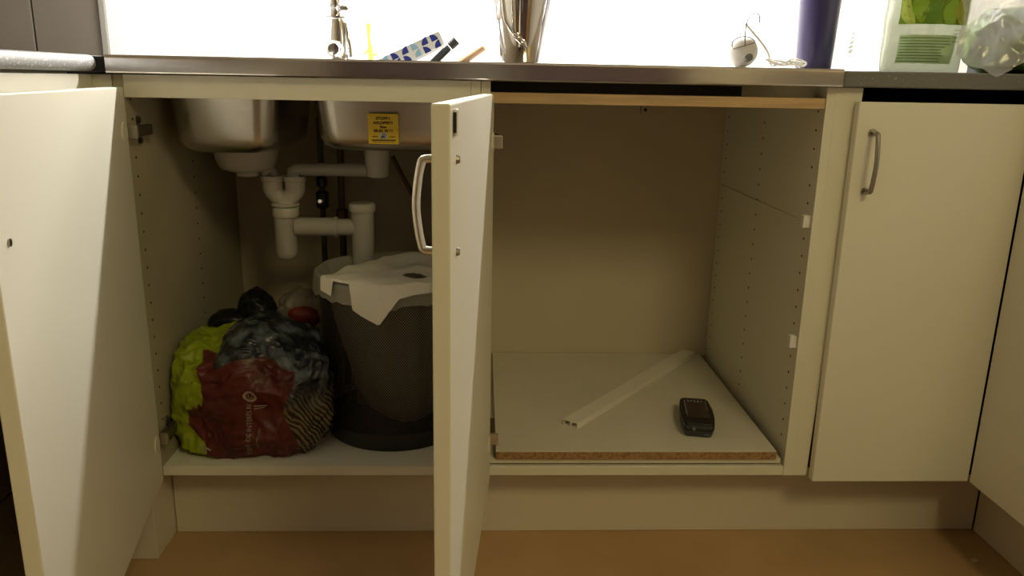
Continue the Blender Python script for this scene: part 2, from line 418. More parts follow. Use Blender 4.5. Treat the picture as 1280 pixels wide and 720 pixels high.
# ------------------------------------------------------------------ loose things in the middle cabinet
lb = thing('loose_board', 'loose white shelf board with raw brown chipboard front edge, lying in the open cabinet', 'board', (.9, .28, FL))
obj('white_layer', box(B(), .6175, 1.1785, .0055, .556, FL+.0045, FL+.0145, .0008), BOARD, lb)
obj('chipboard_core', box(B(), .6335, 1.1675, .001, .556, FL+.015, FL+.0300), CHIP, lb, label='raw brown chipboard edge')
obj('top_face', box(B(), .6335, 1.1675, .001, .556, FL+.0301, FL+.0312), BOARD, lb)
ZB = FL+.0313
# hollow white strip
def strip():
    a = V((.798, .098, 0)); e = V((1.150, .535, 0)); u = (e-a); L = u.length; u.normalize(); nrm = V((-u.y, u.x, 0))
    M = Matrix(((u.x, nrm.x, 0, a.x), (u.y, nrm.y, 0, a.y), (0, 0, 1, ZB+.0005), (0, 0, 0, 1)))
    b = B(); W, H, t_ = .034, .0125, .0016
    box(b, 0, L, 0, W, 0, t_, 0, M); box(b, 0, L, 0, W, H-t_, H, 0, M)
    for y in (0, W/2-t_/2, W-t_): box(b, 0, L, y, y+t_, t_, H-t_, 0, M)
    return b
tag(obj('hollow_strip', strip(), mat('ivory_plastic', (.80, .76, .66), .4), None, at=(.97, .32, ZB)), 'long flat white hollow strip lying diagonally on the loose board', 'strip')
# hand-held device
dv = thing('handheld_meter', 'small black handheld device with a screen, lying on the loose board', 'device', (1.04, .12, ZB))
ang = math.radians(-9.5)
Md = Matrix.Translation((1.0325, .056, ZB)) @ Matrix.Rotation(ang, 4, 'Z') @ Matrix.Diagonal((1.10, 1.02, 1, 1))
def dev_body(z0, z1, grow0, grow1, bev=.004):
    b = B(); prof = [(-.026, .006), (-.023, 0), (.023, 0), (.026, .006), (.0305, .05), (.0305, .085), (.026, .130), (.022, .136), (-.022, .136), (-.026, .130), (-.0305, .085), (-.0305, .05)]
    a = [b.verts.new((x*grow0, .068+(y-.068)*grow0, z0)) for x, y in prof]; d = [b.verts.new((x*grow1, .068+(y-.068)*grow1, z1)) for x, y in prof]
    b.faces.new(a[::-1]); b.faces.new(d)
    for k in range(len(a)): b.faces.new((a[k], a[(k+1) % len(a)], d[(k+1) % len(a)], d[k]))
    bmesh.ops.recalc_face_normals(b, faces=b.faces)
    bmesh.ops.bevel(b, geom=[e for e in b.edges if abs(e.verts[0].co.z-e.verts[1].co.z) < 1e-6], offset=bev, segments=2, affect='EDGES')
    bmesh.ops.transform(b, matrix=Md, verts=b.verts); return b
obj('lower_body', dev_body(.0005, .018, .90, 1.0, .002), mat('dark_grey_plastic', (.035, .038, .045), .35), dv)
obj('upper_shell', dev_body(.0184, .030, 1.04, .97, .003), BLACK, dv)
obj('screen', box(B(), -.021, .021, .030, .122, .0300, .0312, .0008, Md), mat('screen_glass', (.05, .032, .030), .12), dv, label='dull brown glass screen')
b = B()
for k, dx in enumerate((-.014, -.008, -.002, .004, .010)):
    box(b, dx, dx+.003, .108+.002*math.sin(k*2), .116, .0313, .0317, 0, Md)
box(b, -.0205, -.019, .04, .115, .0313, .0316, 0, Md); box(b, .0185, .020, .07, .115, .0313, .0316, 0, Md)
obj('screen_marks', b, mat('grey_print', (.25, .24, .24), .5), dv)
obj('end_button', box(B(), .008, .021, .0035, .010, .004, .015, .001, Md), mat('grey_rubber', (.08, .085, .095), .4), dv)
obj('front_lens', lathe(B(), [(.004, 0), (.004, .002)], Md @ V((-.010, -.0015, .021)), 12, axis='Y'), mat('lens', (.12, .13, .12), .2), dv)
# crumb on the floor
b = box(B(), -.006, .006, -.005, .005, 0, .004, .001, Matrix.Translation((1.563, -.041, .0005)) @ Matrix.Rotation(.5, 4, 'Z'))
tag(obj('crumb', b, mat('crumb', (.6, .48, .26), .8), None, at=(1.563, -.041, 0)), 'tiny pale crumb on the floor in the right corner', 'crumb')

# ------------------------------------------------------------------ plumbing
pl = thing('drain_trap', 'white plastic drain pipes and bottle trap hanging under the two bowls', 'drain', (.2, .3, .5))
w1 = obj('strainer_housing', lathe(B(), [(.03, .7455), (.070, .7455), (.070, .741), (.064, .736), (.062, .722), (.055, .705), (.050, .700), (.034, .695), (.022, .693), (.022, .686), (.018, .684)], (.121, .30, 0), 48), PVCW, pl, sm=True)
b = B(); tube(b, [(.068+.0, .262, .742), (.085, .244, .7435), (.105, .236, .742)], .004, 8, 4); obj('clip', b, HINGE, w1)
obj('waste_cup', lathe(B(), [(.030, .7535), (.030, .748), (.027, .744), (.024, .705), (.022, .688), (.012, .684)], (.387, .30, 0), 32), PVCW, pl, sm=True)
obj('cross_pipe', tube(B(), [(.366, .30, .700), (.218, .30, .700), (.216, .30, .699), (.2155, .30, .685)], .0135, 20), PVC, pl, sm=True)
b = B()
lathe(b, [(.016, .683), (.0225, .686), (.0225, .676), (.020, .674), (.020, .655), (.012, .640)], (.2165, .30, 0), 28)
lathe(b, [(.016, .683), (.0225, .686), (.0225, .676), (.020, .674), (.020, .655), (.012, .640)], (.170, .30, 0), 28)
tube(b, [(.170, .30, .660), (.178, .30, .645), (.194, .30, .636)], [.019, .018, .02], 20)
tube(b, [(.2165, .30, .660), (.208, .30, .645), (.194, .30, .636)], [.019, .018, .02], 20)
lathe(b, [(.02, .640), (.022, .630), (.022, .622)], (.194, .30, 0), 28)
obj('twin_socket', b, PVCW, pl, sm=True)
obj('drop_pipe', tube(B(), [(.1690, .30, .682), (.168, .305, .692), (.150, .30, .6925)], .0125, 14, 4), PVC, pl, sm=True)
n1 = B(); lathe(n1, [(.027, .630), (.029, .628), (.029, .6255), (.027, .6235)], (.194, .30, 0), 28); obj('coupling_ring', n1, PVCW, pl, sm=True)
obj('trap_nut', lathe(B(), [(.026, .6215), (.0275, .619), (.0275, .604), (.0255, .601)], (.194, .30, 0), 20), PVCW, pl, sm=True)
obj('trap_bottle', lathe(B(), [(.0225, .6015), (.0225, .526), (.021, .518), (.016, .511), (.007, .508)], (.192, .30, 0), 32), PVC, pl, sm=True)
b = B(); lathe(b, [(.0195, 0), (.0195, .083)], (.213, .30, .580), 28, axis='X'); lathe(b, [(.0175, 0), (.0175, .04)], (.2975, .30, .580), 28, axis='X'); obj('outlet_pipe', b, PVC, pl, sm=True)
obj('coupling_ring', lathe(B(), [(.0215, 0), (.0215, .006)], (.2945, .30, .580), 28, axis='X'), PVC, pl, sm=True)
obj('stand_pipe', lathe(B(), [(.0235, .181), (.0235, .616)], (.353, .30, 0), 32), PVC, pl, sm=True)
obj('pipe_cap', lathe(B(), [(.0255, .614), (.0275, .617), (.0275, .629), (.024, .632)], (.353, .30, 0), 24), PVCW, pl, sm=True)
sv = thing('shutoff_valve_pipe', 'dark supply pipe with a black valve behind the drain, left one', 'pipe', (.247, .42, FL))
obj('pipe', tube(B(), [(.247, .42, FL+.0003), (.247, .42, .80)], .0065, 12), DARKMET, sv)
b = B(); lathe(b, [(.010, .600), (.014, .604), (.014, .635), (.009, .640)], (.247, .42, 0), 12); lathe(b, [(.009, .648), (.012, .651), (.012, .668), (.008, .672)], (.247, .42, 0), 12)
vv = obj('valve', b, BLACK, sv); obj('valve_knob', lathe(B(), [(.004, 0), (.008, .004), (.008, .012), (.005, .014)], (.247, .392, .620), 12, axis='Y'), CHROME, vv)
cp_ = thing('copper_supply_pipe', 'brown copper supply pipe with a nut behind the drain, right one', 'pipe', (.290, .42, FL))
obj('pipe', tube(B(), [(.290, .42, FL+.0003), (.290, .42, .80)], .0075, 12), COPPER, cp_)
obj('nut', lathe(B(), [(.011, .574), (.013, .577), (.013, .596), (.010, .600)], (.290, .42, 0), 6), COPPER, cp_)
b = tube(B(), [(.401, .45, .715), (.452, .45, .615)], .005, 10); lathe(b, [(.009, 0), (.009, .018)], (.4525, .441, .612), 12, axis='Y')
tube(b, [(.452, .459, .612), (.452, .5585, .612)], .006, 10)
tag(obj('bracket_rod', b, COPPER, None, at=(.43, .45, .66)), 'thin brown slanting rod right of the drain cup', 'rod')

# sticker on the right bowl
def sticker():
    st = thing('warning_sticker', 'yellow printed sticker on the front of the right bowl', 'sticker', (.426, .085, .795))
    M = Matrix.Translation((.426, .0925, .797)) @ Matrix.Rotation(math.radians(8), 4, 'X') @ Matrix.Rotation(PI/2, 4, 'X')
    # local x right, y up, z towards viewer
    b = box(B(), -.027, .027, -.027, .027, 0, .0004, 0, M); obj('label_sheet', b, YEL, st)
    b = B()
    def tx(s, size, y):
        q = textbm(s, size, bold=.00022); bmesh.ops.transform(q, matrix=M @ Matrix.Translation((0, y, .0009)), verts=q.verts); join(b, q)
    tx('STOPP I', .0075, .0165); tx('AVLOPPET?', .0070, .0085); tx('Ring', .0065, .0015); tx('08-82 18 91', .0070, -.0055)
    for x0, x1 in ((-.020, -.010), (.010, .021)): box(b, x0, x1, -.0145, -.0130, .0004, .0008, 0, M)
    box(b, -.0215, .0215, -.0215, -.0190, .0004, .0008, 0, M); box(b, -.019, .019, -.0240, -.0232, .0004, .0008, 0, M)
    obj('print', b, INK, st)
    b = box(B(), -.0065, .0065, -.0175, -.0075, .0005, .0009, 0, M); obj('emblem', b, mat('pale_blue_print', (.45, .55, .65), .5), st)
    b = B(); tube(b, [M @ V(p) for p in ((-.0045, -.016, .0014), (-.001, -.013, .0014), (.002, -.0125, .0014))], .0011, 6)
    tube(b, [M @ V((.0035*math.cos(a)+.001, .0035*math.sin(a)-.012, .0012)) for a in [k*PI/4 for k in range(8)]], .0006, 6)
    obj('emblem_mark', b, INK, st)
sticker()

# ------------------------------------------------------------------ wire-mesh bin
BX, BY, ZF, ZR, R0, R1 = .428, .200, FL+.001, .512, .138, .150
bn = thing('mesh_waste_bin', 'tall black wire mesh waste bin standing at the right in the sink cabinet', 'bin', (BX, BY, ZF))
b = B(); nu, nv = 190, 104
vg = [[None]*nu for _ in range(nv+1)]
for j in range(nv+1):
    z = ZF+.012+(ZR-ZF-.012)*j/nv; r = R0+(R1-R0)*j/nv
    for i in range(nu):
        a = 2*PI*(i+(j % 2)*.5)/nu; vg[j][i] = b.verts.new((BX+r*math.cos(a), BY+r*math.sin(a), z))
for j in range(0, nv-1, 1):          # diamonds
    for i in range(nu):
        o_ = j % 2
        l = vg[j+1][i-1+o_] if not (i-1+o_ == nu) else vg[j+1][0]; r_ = vg[j+1][(i+o_) % nu]
        b.faces.new((vg[j][i], r_, vg[j+2][i], l))
bmesh.ops.recalc_face_normals(b, faces=b.faces); b.normal_update()
bmesh.ops.inset_individual(b, faces=b.faces[:], thickness=.00082, depth=0)
cent = [f for f in b.faces if all(len(v.link_edges) == 3 for v in f.verts)]   # the shrunken centres are the holes
bmesh.ops.delete(b, geom=cent, context='FACES_ONLY')
ms = obj('wire_mesh_wall', b, MESHM, bn); ms['kind'] = 'stuff'
obj('base', lathe(B(), [(.02, ZF), (R0+.001, ZF), (R0+.0025, ZF+.003), (R0+.0025, ZF+.034), (R0+.001, ZF+.034), (R0-.001, ZF+.006), (.02, ZF+.006)], (BX, BY, 0), 64), BLACK, bn, sm=True)
b = B(); tube(b, [(BX+(R1+.001)*math.cos(2*PI*k/64), BY+(R1+.001)*math.sin(2*PI*k/64), ZR) for k in range(65)], .0035, 10); obj('rim', b, BLACK, bn, sm='all')
# liner
def film(name, col, alpha, rough=.35, tr=.5):
    M = bpy.data.materials.new(name); M.use_nodes = True; nt = M.node_tree; nt.nodes.clear()
    out = nt.nodes.new('ShaderNodeOutputMaterial'); d = nt.nodes.new('ShaderNodeBsdfDiffuse'); t_ = nt.nodes.new('ShaderNodeBsdfTranslucent')
    g = nt.nodes.new('ShaderNodeBsdfGlossy'); tp = nt.nodes.new('ShaderNodeBsdfTransparent')
    d.inputs[0].default_value = t_.inputs[0].default_value = (*col, 1); g.inputs['Roughness'].default_value = rough
    m1 = nt.nodes.new('ShaderNodeMixShader'); m1.inputs[0].default_value = tr; nt.links.new(d.outputs[0], m1.inputs[1]); nt.links.new(t_.outputs[0], m1.inputs[2])
    m2 = nt.nodes.new('ShaderNodeMixShader'); m2.inputs[0].default_value = alpha; nt.links.new(tp.outputs[0], m2.inputs[1]); nt.links.new(m1.outputs[0], m2.inputs[2])
    m3 = nt.nodes.new('ShaderNodeMixShader'); lw = nt.nodes.new('ShaderNodeLayerWeight'); lw.inputs[0].default_value = .25; fr_ = nt.nodes.new('ShaderNodeMath'); fr_.operation = 'MULTIPLY_ADD'; fr_.inputs[1].default_value = .35; fr_.inputs[2].default_value = .05; nt.links.new(lw.outputs['Facing'], fr_.inputs[0])
    nt.links.new(fr_.outputs[0], m3.inputs[0]); nt.links.new(m2.outputs[0], m3.inputs[1]); nt.links.new(g.outputs[0], m3.inputs[2])
    nt.links.new(m3.outputs[0], out.inputs[0]); return M
b = B(); n = 160; rings = []
def lring(base_r, z, amp, zamp=0, seed=0, fx=0, fy=0):
    L = []
    for k in range(n):
        a = 2*PI*k/n; q = noise.noise(V((math.cos(a)*3.2, math.sin(a)*3.2, z*9+seed))); q2 = noise.noise(V((math.cos(a)*9, math.sin(a)*9, z*5+seed)))
        r = base_r+amp*(q+.5*q2)
        L.append(b.verts.new((BX+fx+r*math.cos(a), BY+fy+r*math.sin(a), z+zamp*(q+.6*q2))))
    return L
prof = [(R1+.010, ZR-.033, .004, .012), (R1+.009, ZR-.022, .003, .006), (R1+.008, ZR-.010, .002, .002), (R1+.006, ZR+.003, .001, .001), (R1+.001, ZR+.0065, .0008, .001), (R1-.006, ZR+.001, .002, 0), (R1-.016, ZR-.03, .006, 0), (.124, ZR-.09, .014, 0), (.108, ZR-.16, .022, 0), (.092, ZR-.23, .022, 0), (.070, ZF+.045, .016, 0), (.040, ZF+.018, .008, 0), (.012, ZF+.016, .001, 0)]
for i, (r, z, a_, za) in enumerate(prof): rings.append(lring(r, z, a_, za, 3, .024*max(0, i-5)/6, 0))
for a, d in zip(rings, rings[1:]):
    for k in range(n): b.faces.new((a[k], a[(k+1) % n], d[(k+1) % n], d[k]))
b.faces.new(rings[-1])
tag(obj('bin_liner', b, film('liner_film', (.74, .71, .60), .78), None, at=(BX, BY, ZR), sm='all'), 'pale see-through plastic liner folded over the rim of the mesh bin', 'bin liner')
# white sheet across the mouth of the bin
def lerp_curve(C_, u):
    for (u0, p0), (u1, p1) in zip(C_, C_[1:]):
        if u <= u1: k = (u-u0)/(u1-u0); return V(p0)*(1-k)+V(p1)*k
    return V(C_[-1][1])
def sheet():
    b = B(); nx, ny = 60, 64; g = []
    F_ = [(0, (.303, .086, .500)), (.36, (.419, .018, .450)), (.48, (.455, .028, .500)), (.72, (.51, .046, .508)), (1, (.578, .125, .510))]
    K_ = [(0, (.318, .112, .523)), (.36, (.398, .262, .533)), (.72, (.508, .280, .534)), (1, (.570, .245, .525))]
    for j in range(ny+1):
        row = []
        for i in range(nx+1):
            s_, t_ = i/nx, j/ny; a, c = lerp_curve(F_, s_), lerp_curve(K_, s_)
            p = a*(1-t_)+c*t_; rr = math.hypot(p.x-BX, p.y-BY)
            k = min(1, t_/.05); k = k*k*(3-2*k); z = (a.z*(1-k)+.5235*k) if t_ < .05 else .5235+(c.z-.5235)*(t_-.05)/.95
            dip = max(0, 1-rr/.13)
            z += -.020*dip*(.6+noise.noise(V((p.x*16, p.y*16, 1))))+.003*noise.noise(V((p.x*30, p.y*30, 5)))+.007*(1-2*abs(noise.noise(V((p.x*11, p.y*15, 7)))))*min(1, t_*4)
            if R1-.02 < rr < R1+.013: z = max(z, ZR+.0085)
            row.append(b.verts.new((p.x, p.y, z)))
        g.append(row)
    for j in range(ny):
        for i in range(nx):
            c = (g[j][i].co+g[j+1][i+1].co)/2
            if math.hypot((c.x-.478)/.022, (c.y-.098)/.026) < 1: continue   # torn hole
            b.faces.new((g[j][i], g[j][i+1], g[j+1][i+1], g[j+1][i]))
    bmesh.ops.delete(b, geom=[v for v in b.verts if not v.link_faces], context='VERTS')
    return b
tag(obj('white_sheet', sheet(), mat('white_film_sheet', (.86, .83, .72), .5), None, at=(.43, .15, ZR), sm=True), 'crumpled white sheet with a hole lying over the bin mouth', 'sheet')

# ------------------------------------------------------------------ crumpled bags
def blob(c, r, sub=5, amp=.012, freq=14, seed=0, zflat=None, pw=.75, ridge=.5):
    b = B(); bmesh.ops.create_icosphere(b, subdivisions=sub, radius=1)
    for v in b.verts:
        n_ = v.co.normalized(); q = V([math.copysign(abs(x)**pw, x) for x in n_])
        p = V((q.x*r[0], q.y*r[1], q.z*r[2]))
        s = V((p.x*freq, p.y*freq, p.z*freq+seed))
        h = (1-2*abs(noise.noise(s)))*ridge+(1-2*abs(noise.noise(s*2.3)))*ridge*.45+noise.noise(s*.6)*(1-ridge)*2+.18*(1-2*abs(noise.noise(s*5)))
        p = p+n_*amp*h
        v.co = V(c)+p
        if zflat is not None and v.co.z < zflat: v.co.z = zflat+.0003*abs(noise.noise(s*3))
    return b
ZC = FL+.0008
bag_m = blob((.160, .128, .285), (.141, .096, .117), 7, .017, 13, 3, ZC, .60, .85)
for v in bag_m.verts:    # keep clear of the side panel and the bin, lean as in the picture
    v.co.x += .012*max(0, (v.co.z-.30))/.1
    v.co.z += .012*math.sin(v.co.x*38+1) if v.co.z > .34 else 0
    v.co.x = max(v.co.x, .0225)
    dx, dy = v.co.x-BX, v.co.y-BY; d_ = math.hypot(dx, dy)
    if d_ < R1+.002: k = (R1+.002)/d_; v.co.x = BX+dx*k; v.co.y = BY+dy*k
bvh = BVHTree.FromBMesh(bag_m)
sb = thing('shopping_bag', 'stuffed plastic shopping bag, lime green, dark red and patterned, in the sink cabinet', 'bag', (.165, .142, FL))
def region(x, y, z):
    wv = .007*noise.noise(V((x*18, y*18, z*18)))
    sm_ = lambda a, b_: max(0, min(1, (z-a)/(b_-a)))
    xl = .062 + .026*sm_(.285, .295) + .024*(1-sm_(.215, .245)) + .006*math.sin(z*45) + wv
    if x < xl and y < .23: return 0
    if z > .372+.016*math.sin(x*38+1)+wv and x > .115: return 2
    if x > .248+.012*math.sin(z*40)+wv: return 2
    if z > .385+wv: return 0 if x < .12 else 2
    return 1
parts = [B(), B(), B()]
for f in bag_m.faces: f.tag = False
for k in range(3):
    vm = {}
    for f in bag_m.faces:
        c = f.calc_center_median()
        if region(c.x, c.y, c.z) != k: continue
        vs = []
        for v in f.verts:
            if v.index not in vm: vm[v.index] = parts[k].verts.new(v.co)
            vs.append(vm[v.index])
        parts[k].faces.new(vs)
LIME = mat('lime_bag_print', (.27, .33, .012), .35, bump=.5, bscale=60, col2=(.36, .36, .20), vscale=14, thr=(.33, .40))
RED = mat('dark_red_bag_print', (.105, .011, .009), .38, bump=.4, bscale=50, var=.3, vscale=9)
def pattern():
    M = mat('patterned_bag_print', (.2, .2, .2), .25, bump=1.0, bscale=90); nt = M.node_tree; b = nt.nodes['Principled BSDF']
    tc = nt.nodes.new('ShaderNodeTexCoord')
    wv = nt.nodes.new('ShaderNodeTexWave'); wv.inputs['Scale'].default_value = 46; wv.inputs['Distortion'].default_value = 7; wv.wave_type = 'BANDS'; wv.bands_direction = 'DIAGONAL'; wv.inputs['Detail Scale'].default_value = .6
    nt.links.new(tc.outputs['Object'], wv.inputs[0])
    r = nt.nodes.new('ShaderNodeValToRGB'); nt.links.new(wv.outputs[0], r.inputs[0])
    r.color_ramp.elements[0].color = (.03, .022, .018, 1); r.color_ramp.elements[0].position = .45
    r.color_ramp.elements[1].color = (.22, .17, .09, 1); r.color_ramp.elements[1].position = .62
    n2 = nt.nodes.new('ShaderNodeTexNoise'); n2.inputs['Scale'].default_value = 26; nt.links.new(tc.outputs['Object'], n2.inputs[0])
    r2 = nt.nodes.new('ShaderNodeValToRGB'); nt.links.new(n2.outputs[0], r2.inputs[0])
    e = r2.color_ramp.elements; e[0].position = .46; e[0].color = (.012, .015, .022, 1); e[1].position = .70; e[1].color = (.16, .19, .20, 1)
    sx = nt.nodes.new('ShaderNodeSeparateXYZ'); nt.links.new(tc.outputs['Object'], sx.inputs[0])
    mr_ = nt.nodes.new('ShaderNodeMapRange'); mr_.inputs[1].default_value = .09; mr_.inputs[2].default_value = .14; nt.links.new(sx.outputs[2], mr_.inputs[0])
    mx = nt.nodes.new('ShaderNodeMixRGB'); nt.links.new(mr_.outputs[0], mx.inputs[0]); nt.links.new(r.outputs[0], mx.inputs[1]); nt.links.new(r2.outputs[0], mx.inputs[2])
    nt.links.new(mx.outputs[0], b.inputs['Base Color']); return M
bag_m.free()
obj('lime_side', parts[0], LIME, sb, sm='all', label='lime green side of the bag')
obj('red_panel', parts[1], RED, sb, sm='all', label='dark red printed panel')
obj('patterned_side', parts[2], pattern(), sb, sm='all', label='striped brown and silvery patterned side')
# print on the red panel, wrapped onto the bag
def wrap(b, off=.0008):
    for v in b.verts:
        hit = bvh.ray_cast(V((v.co.x, -.3, v.co.z)), V((0, 1, 0)))
        if hit[0] is not None: v.co.y = hit[0].y-off-(v.co.y)
    return b
def bagtext(s, size, x, z, rotdeg, extra=''):
    q = textbm(s, size, ext=0)
    bmesh.ops.subdivide_edges(q, edges=[e for e in q.edges if e.calc_length() > .004], cuts=1)
    M = Matrix.Translation((x, 0, z)) @ Matrix.Rotation(math.radians(rotdeg), 4, 'Y') @ Matrix.Rotation(PI/2, 4, 'X')
    bmesh.ops.transform(q, matrix=M, verts=q.verts); return wrap(q)
PRINTW = mat('white_print', (.42, .33, .30), .5)
b = bagtext('TOP 1 DE INTÉRÊS RI', .0115, .176, .243, -86)
join(b, bagtext('de tout pour tous', .006, .189, .226, -80))
obj('print', b, PRINTW, sb, label='pale lettering up the red panel')
b = B(); n_ = 40
cc = [b.verts.new((.180+.0125*math.cos(2*PI*k/n_), 0, .314+.0125*math.sin(2*PI*k/n_))) for k in range(n_)]
ci = [b.verts.new((.180+.0075*math.cos(2*PI*k/n_), 0, .314+.0075*math.sin(2*PI*k/n_))) for k in range(n_)]
for k in range(n_): b.faces.new((cc[k], cc[(k+1) % n_], ci[(k+1) % n_], ci[k]))
wrap(b, .0012); join(b, bagtext('U', .015, .180, .3087, 0))
for dz in (0, -.006): 
    q = box(B(), .184, .207-abs(dz), 0, .0001, .291+dz, .2935+dz); join(b, wrap(q, .001))
obj('round_emblem', b, PRINTW, sb, label='pale ring emblem with the letter U')
q = B()
tube(q, [(.078, 0, .214), (.083, 0, .200), (.089, 0, .196), (.089, 0, .206), (.098, 0, .202)], .0016, 6)
for v in q.verts: v.co.y = 0
obj('emblem', wrap(q, .0015), PRINTW, sb)

# black bag and milky bag behind
b = blob((.118, .315, .385), (.032, .045, .052), 5, .012, 26, 8, None, .85)
b2 = blob((.085, .33, .27), (.052, .050, .10), 5, .012, 20, 5, ZC, .8); join(b, b2)
b2 = blob((.068, .30, .375), (.040, .03, .018), 4, .008, 26, 2, None, .8); join(b, b2)
tag(obj('black_bag', b, mat('black_bag_film', (.006, .006, .010), .4), None, at=(.10, .32, FL), sm='all'), 'crumpled black plastic bag sticking up behind the shopping bag', 'bag')
b = blob((.218, .325, .31), (.060, .060, .120), 6, .016, 20, 11, ZC, .8)
for v in b.verts:
    dx, dy = v.co.x-BX, v.co.y-BY; d_ = math.hypot(dx, dy)
    if d_ < R1+.016: k = (R1+.016)/d_; v.co.x = BX+dx*k; v.co.y = BY+dy*k
mbg = thing('milky_bag', 'thin milky plastic bag with red inside, behind the shopping bag', 'bag', (.215, .365, FL))
obj('film', b, film('milky_film', (.50, .43, .36), .55), mbg, sm='all')
obj('red_content', blob((.226, .281, .388), (.030, .016, .018), 4, .008, 30, 1, None, .8), mat('red_print', (.20, .02, .01), .5), mbg, sm='all')

# ------------------------------------------------------------------ things on the worktop
# mixer tap
ft = thing('mixer_tap', 'chrome mixer tap standing behind the bowls', 'tap', (.288, .47, ZW))
obj('base', lathe(B(), [(.030, ZW+.0005), (.030, ZW+.006), (.026, ZW+.010), (.024, ZW+.02)], (.288, .49, 0), 32), CHROME, ft, sm=True)
obj('body', lathe(B(), [(.0235, ZW+.02), (.0225, ZW+.04), (.018, ZW+.085), (.0165, ZW+.095)], (.285, .49, 0), 32), CHROME, ft, sm=True)
obj('front_cap', lathe(B(), [(.004, 0), (.012, .0006), (.014, .004), (.017, .006), (.019, .012), (.019, .03)], (.280, .440, ZW+.030), 28, axis='Y'), CHROME, ft, sm=True)
obj('collar', lathe(B(), [(.017, 1.0095), (.027, 1.011), (.027, 1.0135), (.015, 1.016)], (.283, .49, 0), 32), CHROME, ft, sm=True)
obj('stem', lathe(B(), [(.0135, 1.016), (.0125, 1.03), (.0145, 1.034), (.012, 1.05), (.012, 1.20)], (.280, .49, 0), 24), CHROME, ft, sm=True)
obj('side_knob', lathe(B(), [(.006, 0), (.009, .003), (.009, .018), (.006, .021)], (.290, .478, 1.031), 20, axis='X'), CHROME, ft, sm=True)
obj('spout', tube(B(), [(.280, .49, 1.19), (.280, .488, 1.235), (.286, .44, 1.265), (.292, .36, 1.265), (.295, .31, 1.235)], .0105, 16, 6), CHROME, ft, sm=True)
obj('lever', tube(B(), [(.302, .478, 1.0), (.309, .473, .965), (.314, .470, .928)], [.004, .006, .0045], 12, 4), CHROME, ft, sm=True)
# green brush
b = lathe(B(), [(.003, .945), (.004, .96), (.0075, .964)], (.345, .47, 0), 12)
bt = thing('bottle_brush', 'yellow green washing-up brush behind the bowls', 'brush', (.350, .49, ZW))
obj('handle', tube(B(), [(.353, .49, .95), (.350, .49, .975), (.351, .49, 1.0)], [.005, .0035, .006], 10, 4), mat('lime_plastic', (.62, .80, .12), .4), bt, sm=True)
b = B(); tube(b, [(.353, .49, .952), (.345, .488, .940), (.338, .486, .936)], .003, 8, 4); tube(b, [(.353, .49, .952), (.358, .488, .935), (.368, .486, .937)], .003, 8, 4); tube(b, [(.353, .49, .952), (.354, .49, ZW+.0035)], .006, 10)
obj('brush_head', b, mat('green_plastic', (.42, .60, .10), .5), bt, sm=True)
# blue patterned pot cloth leaning
def print_mat():
    M = mat('blue_white_print', (.85, .87, .9), .6); nt = M.node_tree; b = nt.nodes['Principled BSDF']
    tc = nt.nodes.new('ShaderNodeTexCoord'); ch = nt.nodes.new('ShaderNodeTexVoronoi'); ch.inputs['Scale'].default_value = 62; ch.inputs['Randomness'].default_value = .35
    nt.links.new(tc.outputs['Object'], ch.inputs[0]); r = nt.nodes.new('ShaderNodeValToRGB'); r.color_ramp.interpolation = 'CONSTANT'
    nt.links.new(ch.outputs['Color'], r.inputs[0]); e = r.color_ramp.elements
    e[0].color = (.02, .03, .30, 1); e[0].position = 0; e[1].color = (.85, .87, .92, 1); e[1].position = .36
    q = e.new(.72); q.color = (.35, .58, .75, 1)
    nt.links.new(r.outputs[0], b.inputs['Base Color']); return M
def lean(x0, z0, x1, z1, y, wd, th, bev=.002):
    u = V((x1-x0, 0, z1-z0)); L = u.length; u.normalize(); n_ = V((-u.z, 0, u.x))
    M = Matrix(((u.x, 0, n_.x, x0), (0, 1, 0, y), (u.z, 0, n_.z, z0), (0, 0, 0, 1)))
    return box(B(), 0, L, -wd/2, wd/2, -th/2, th/2, bev, M), M
pcl = thing('patterned_pot_cloth', 'folded white cloth with blue half-circle pattern leaning on the steel worktop', 'cloth', (.47, .145, ZW))
b, Mp = lean(.325, .862, .530, .9585, .180, .08, .028, .006)
obj('body', b, mat('white_cotton', (.75, .78, .82), .8), pcl, sm=True)
def disc(cx_, cz_, rad, a0, a1):
    b = B(); n_ = 14; c_ = b.verts.new(Mp @ V((cx_, -.0404, cz_))); rim_ = [b.verts.new(Mp @ V((cx_+rad*math.cos(math.radians(a0+(a1-a0)*k/n_)), -.0404, cz_+rad*math.sin(math.radians(a0+(a1-a0)*k/n_))))) for k in range(n_+1)]
    for k in range(n_): b.faces.new((c_, rim_[k], rim_[k+1]))
    return b
BLU = mat('dark_blue_print', (.02, .035, .30), .7); LBL = mat('light_blue_print', (.30, .52, .72), .7)
for k in range(6):
    x = .108+.0195*k; q = B()
    if k % 2: join(q, disc(x, 0, .0125, 0, 90)); join(q, disc(x+.013, -.013, .012, 90, 180))
    else: join(q, disc(x+.013, .0005, .0125, 90, 180)); join(q, disc(x, -.0135, .012, 0, 90))
    obj('blue_print', q, BLU if k % 3 else LBL, pcl)
sp2 = thing('black_turner', 'black plastic kitchen turner leaning beside the blue patterned cloth', 'kitchen tool', (.54, .30, ZW))
b, _ = lean(.405, .822, .536, .9475, .300, .040, .014, .004); obj('blade', b, BLACK, sp2)
obj('handle', tube(B(), [(.5365, .30, .948), (.5500, .30, .9605)], [.0085, .0095], 12), BLACK, sp2, sm=True)
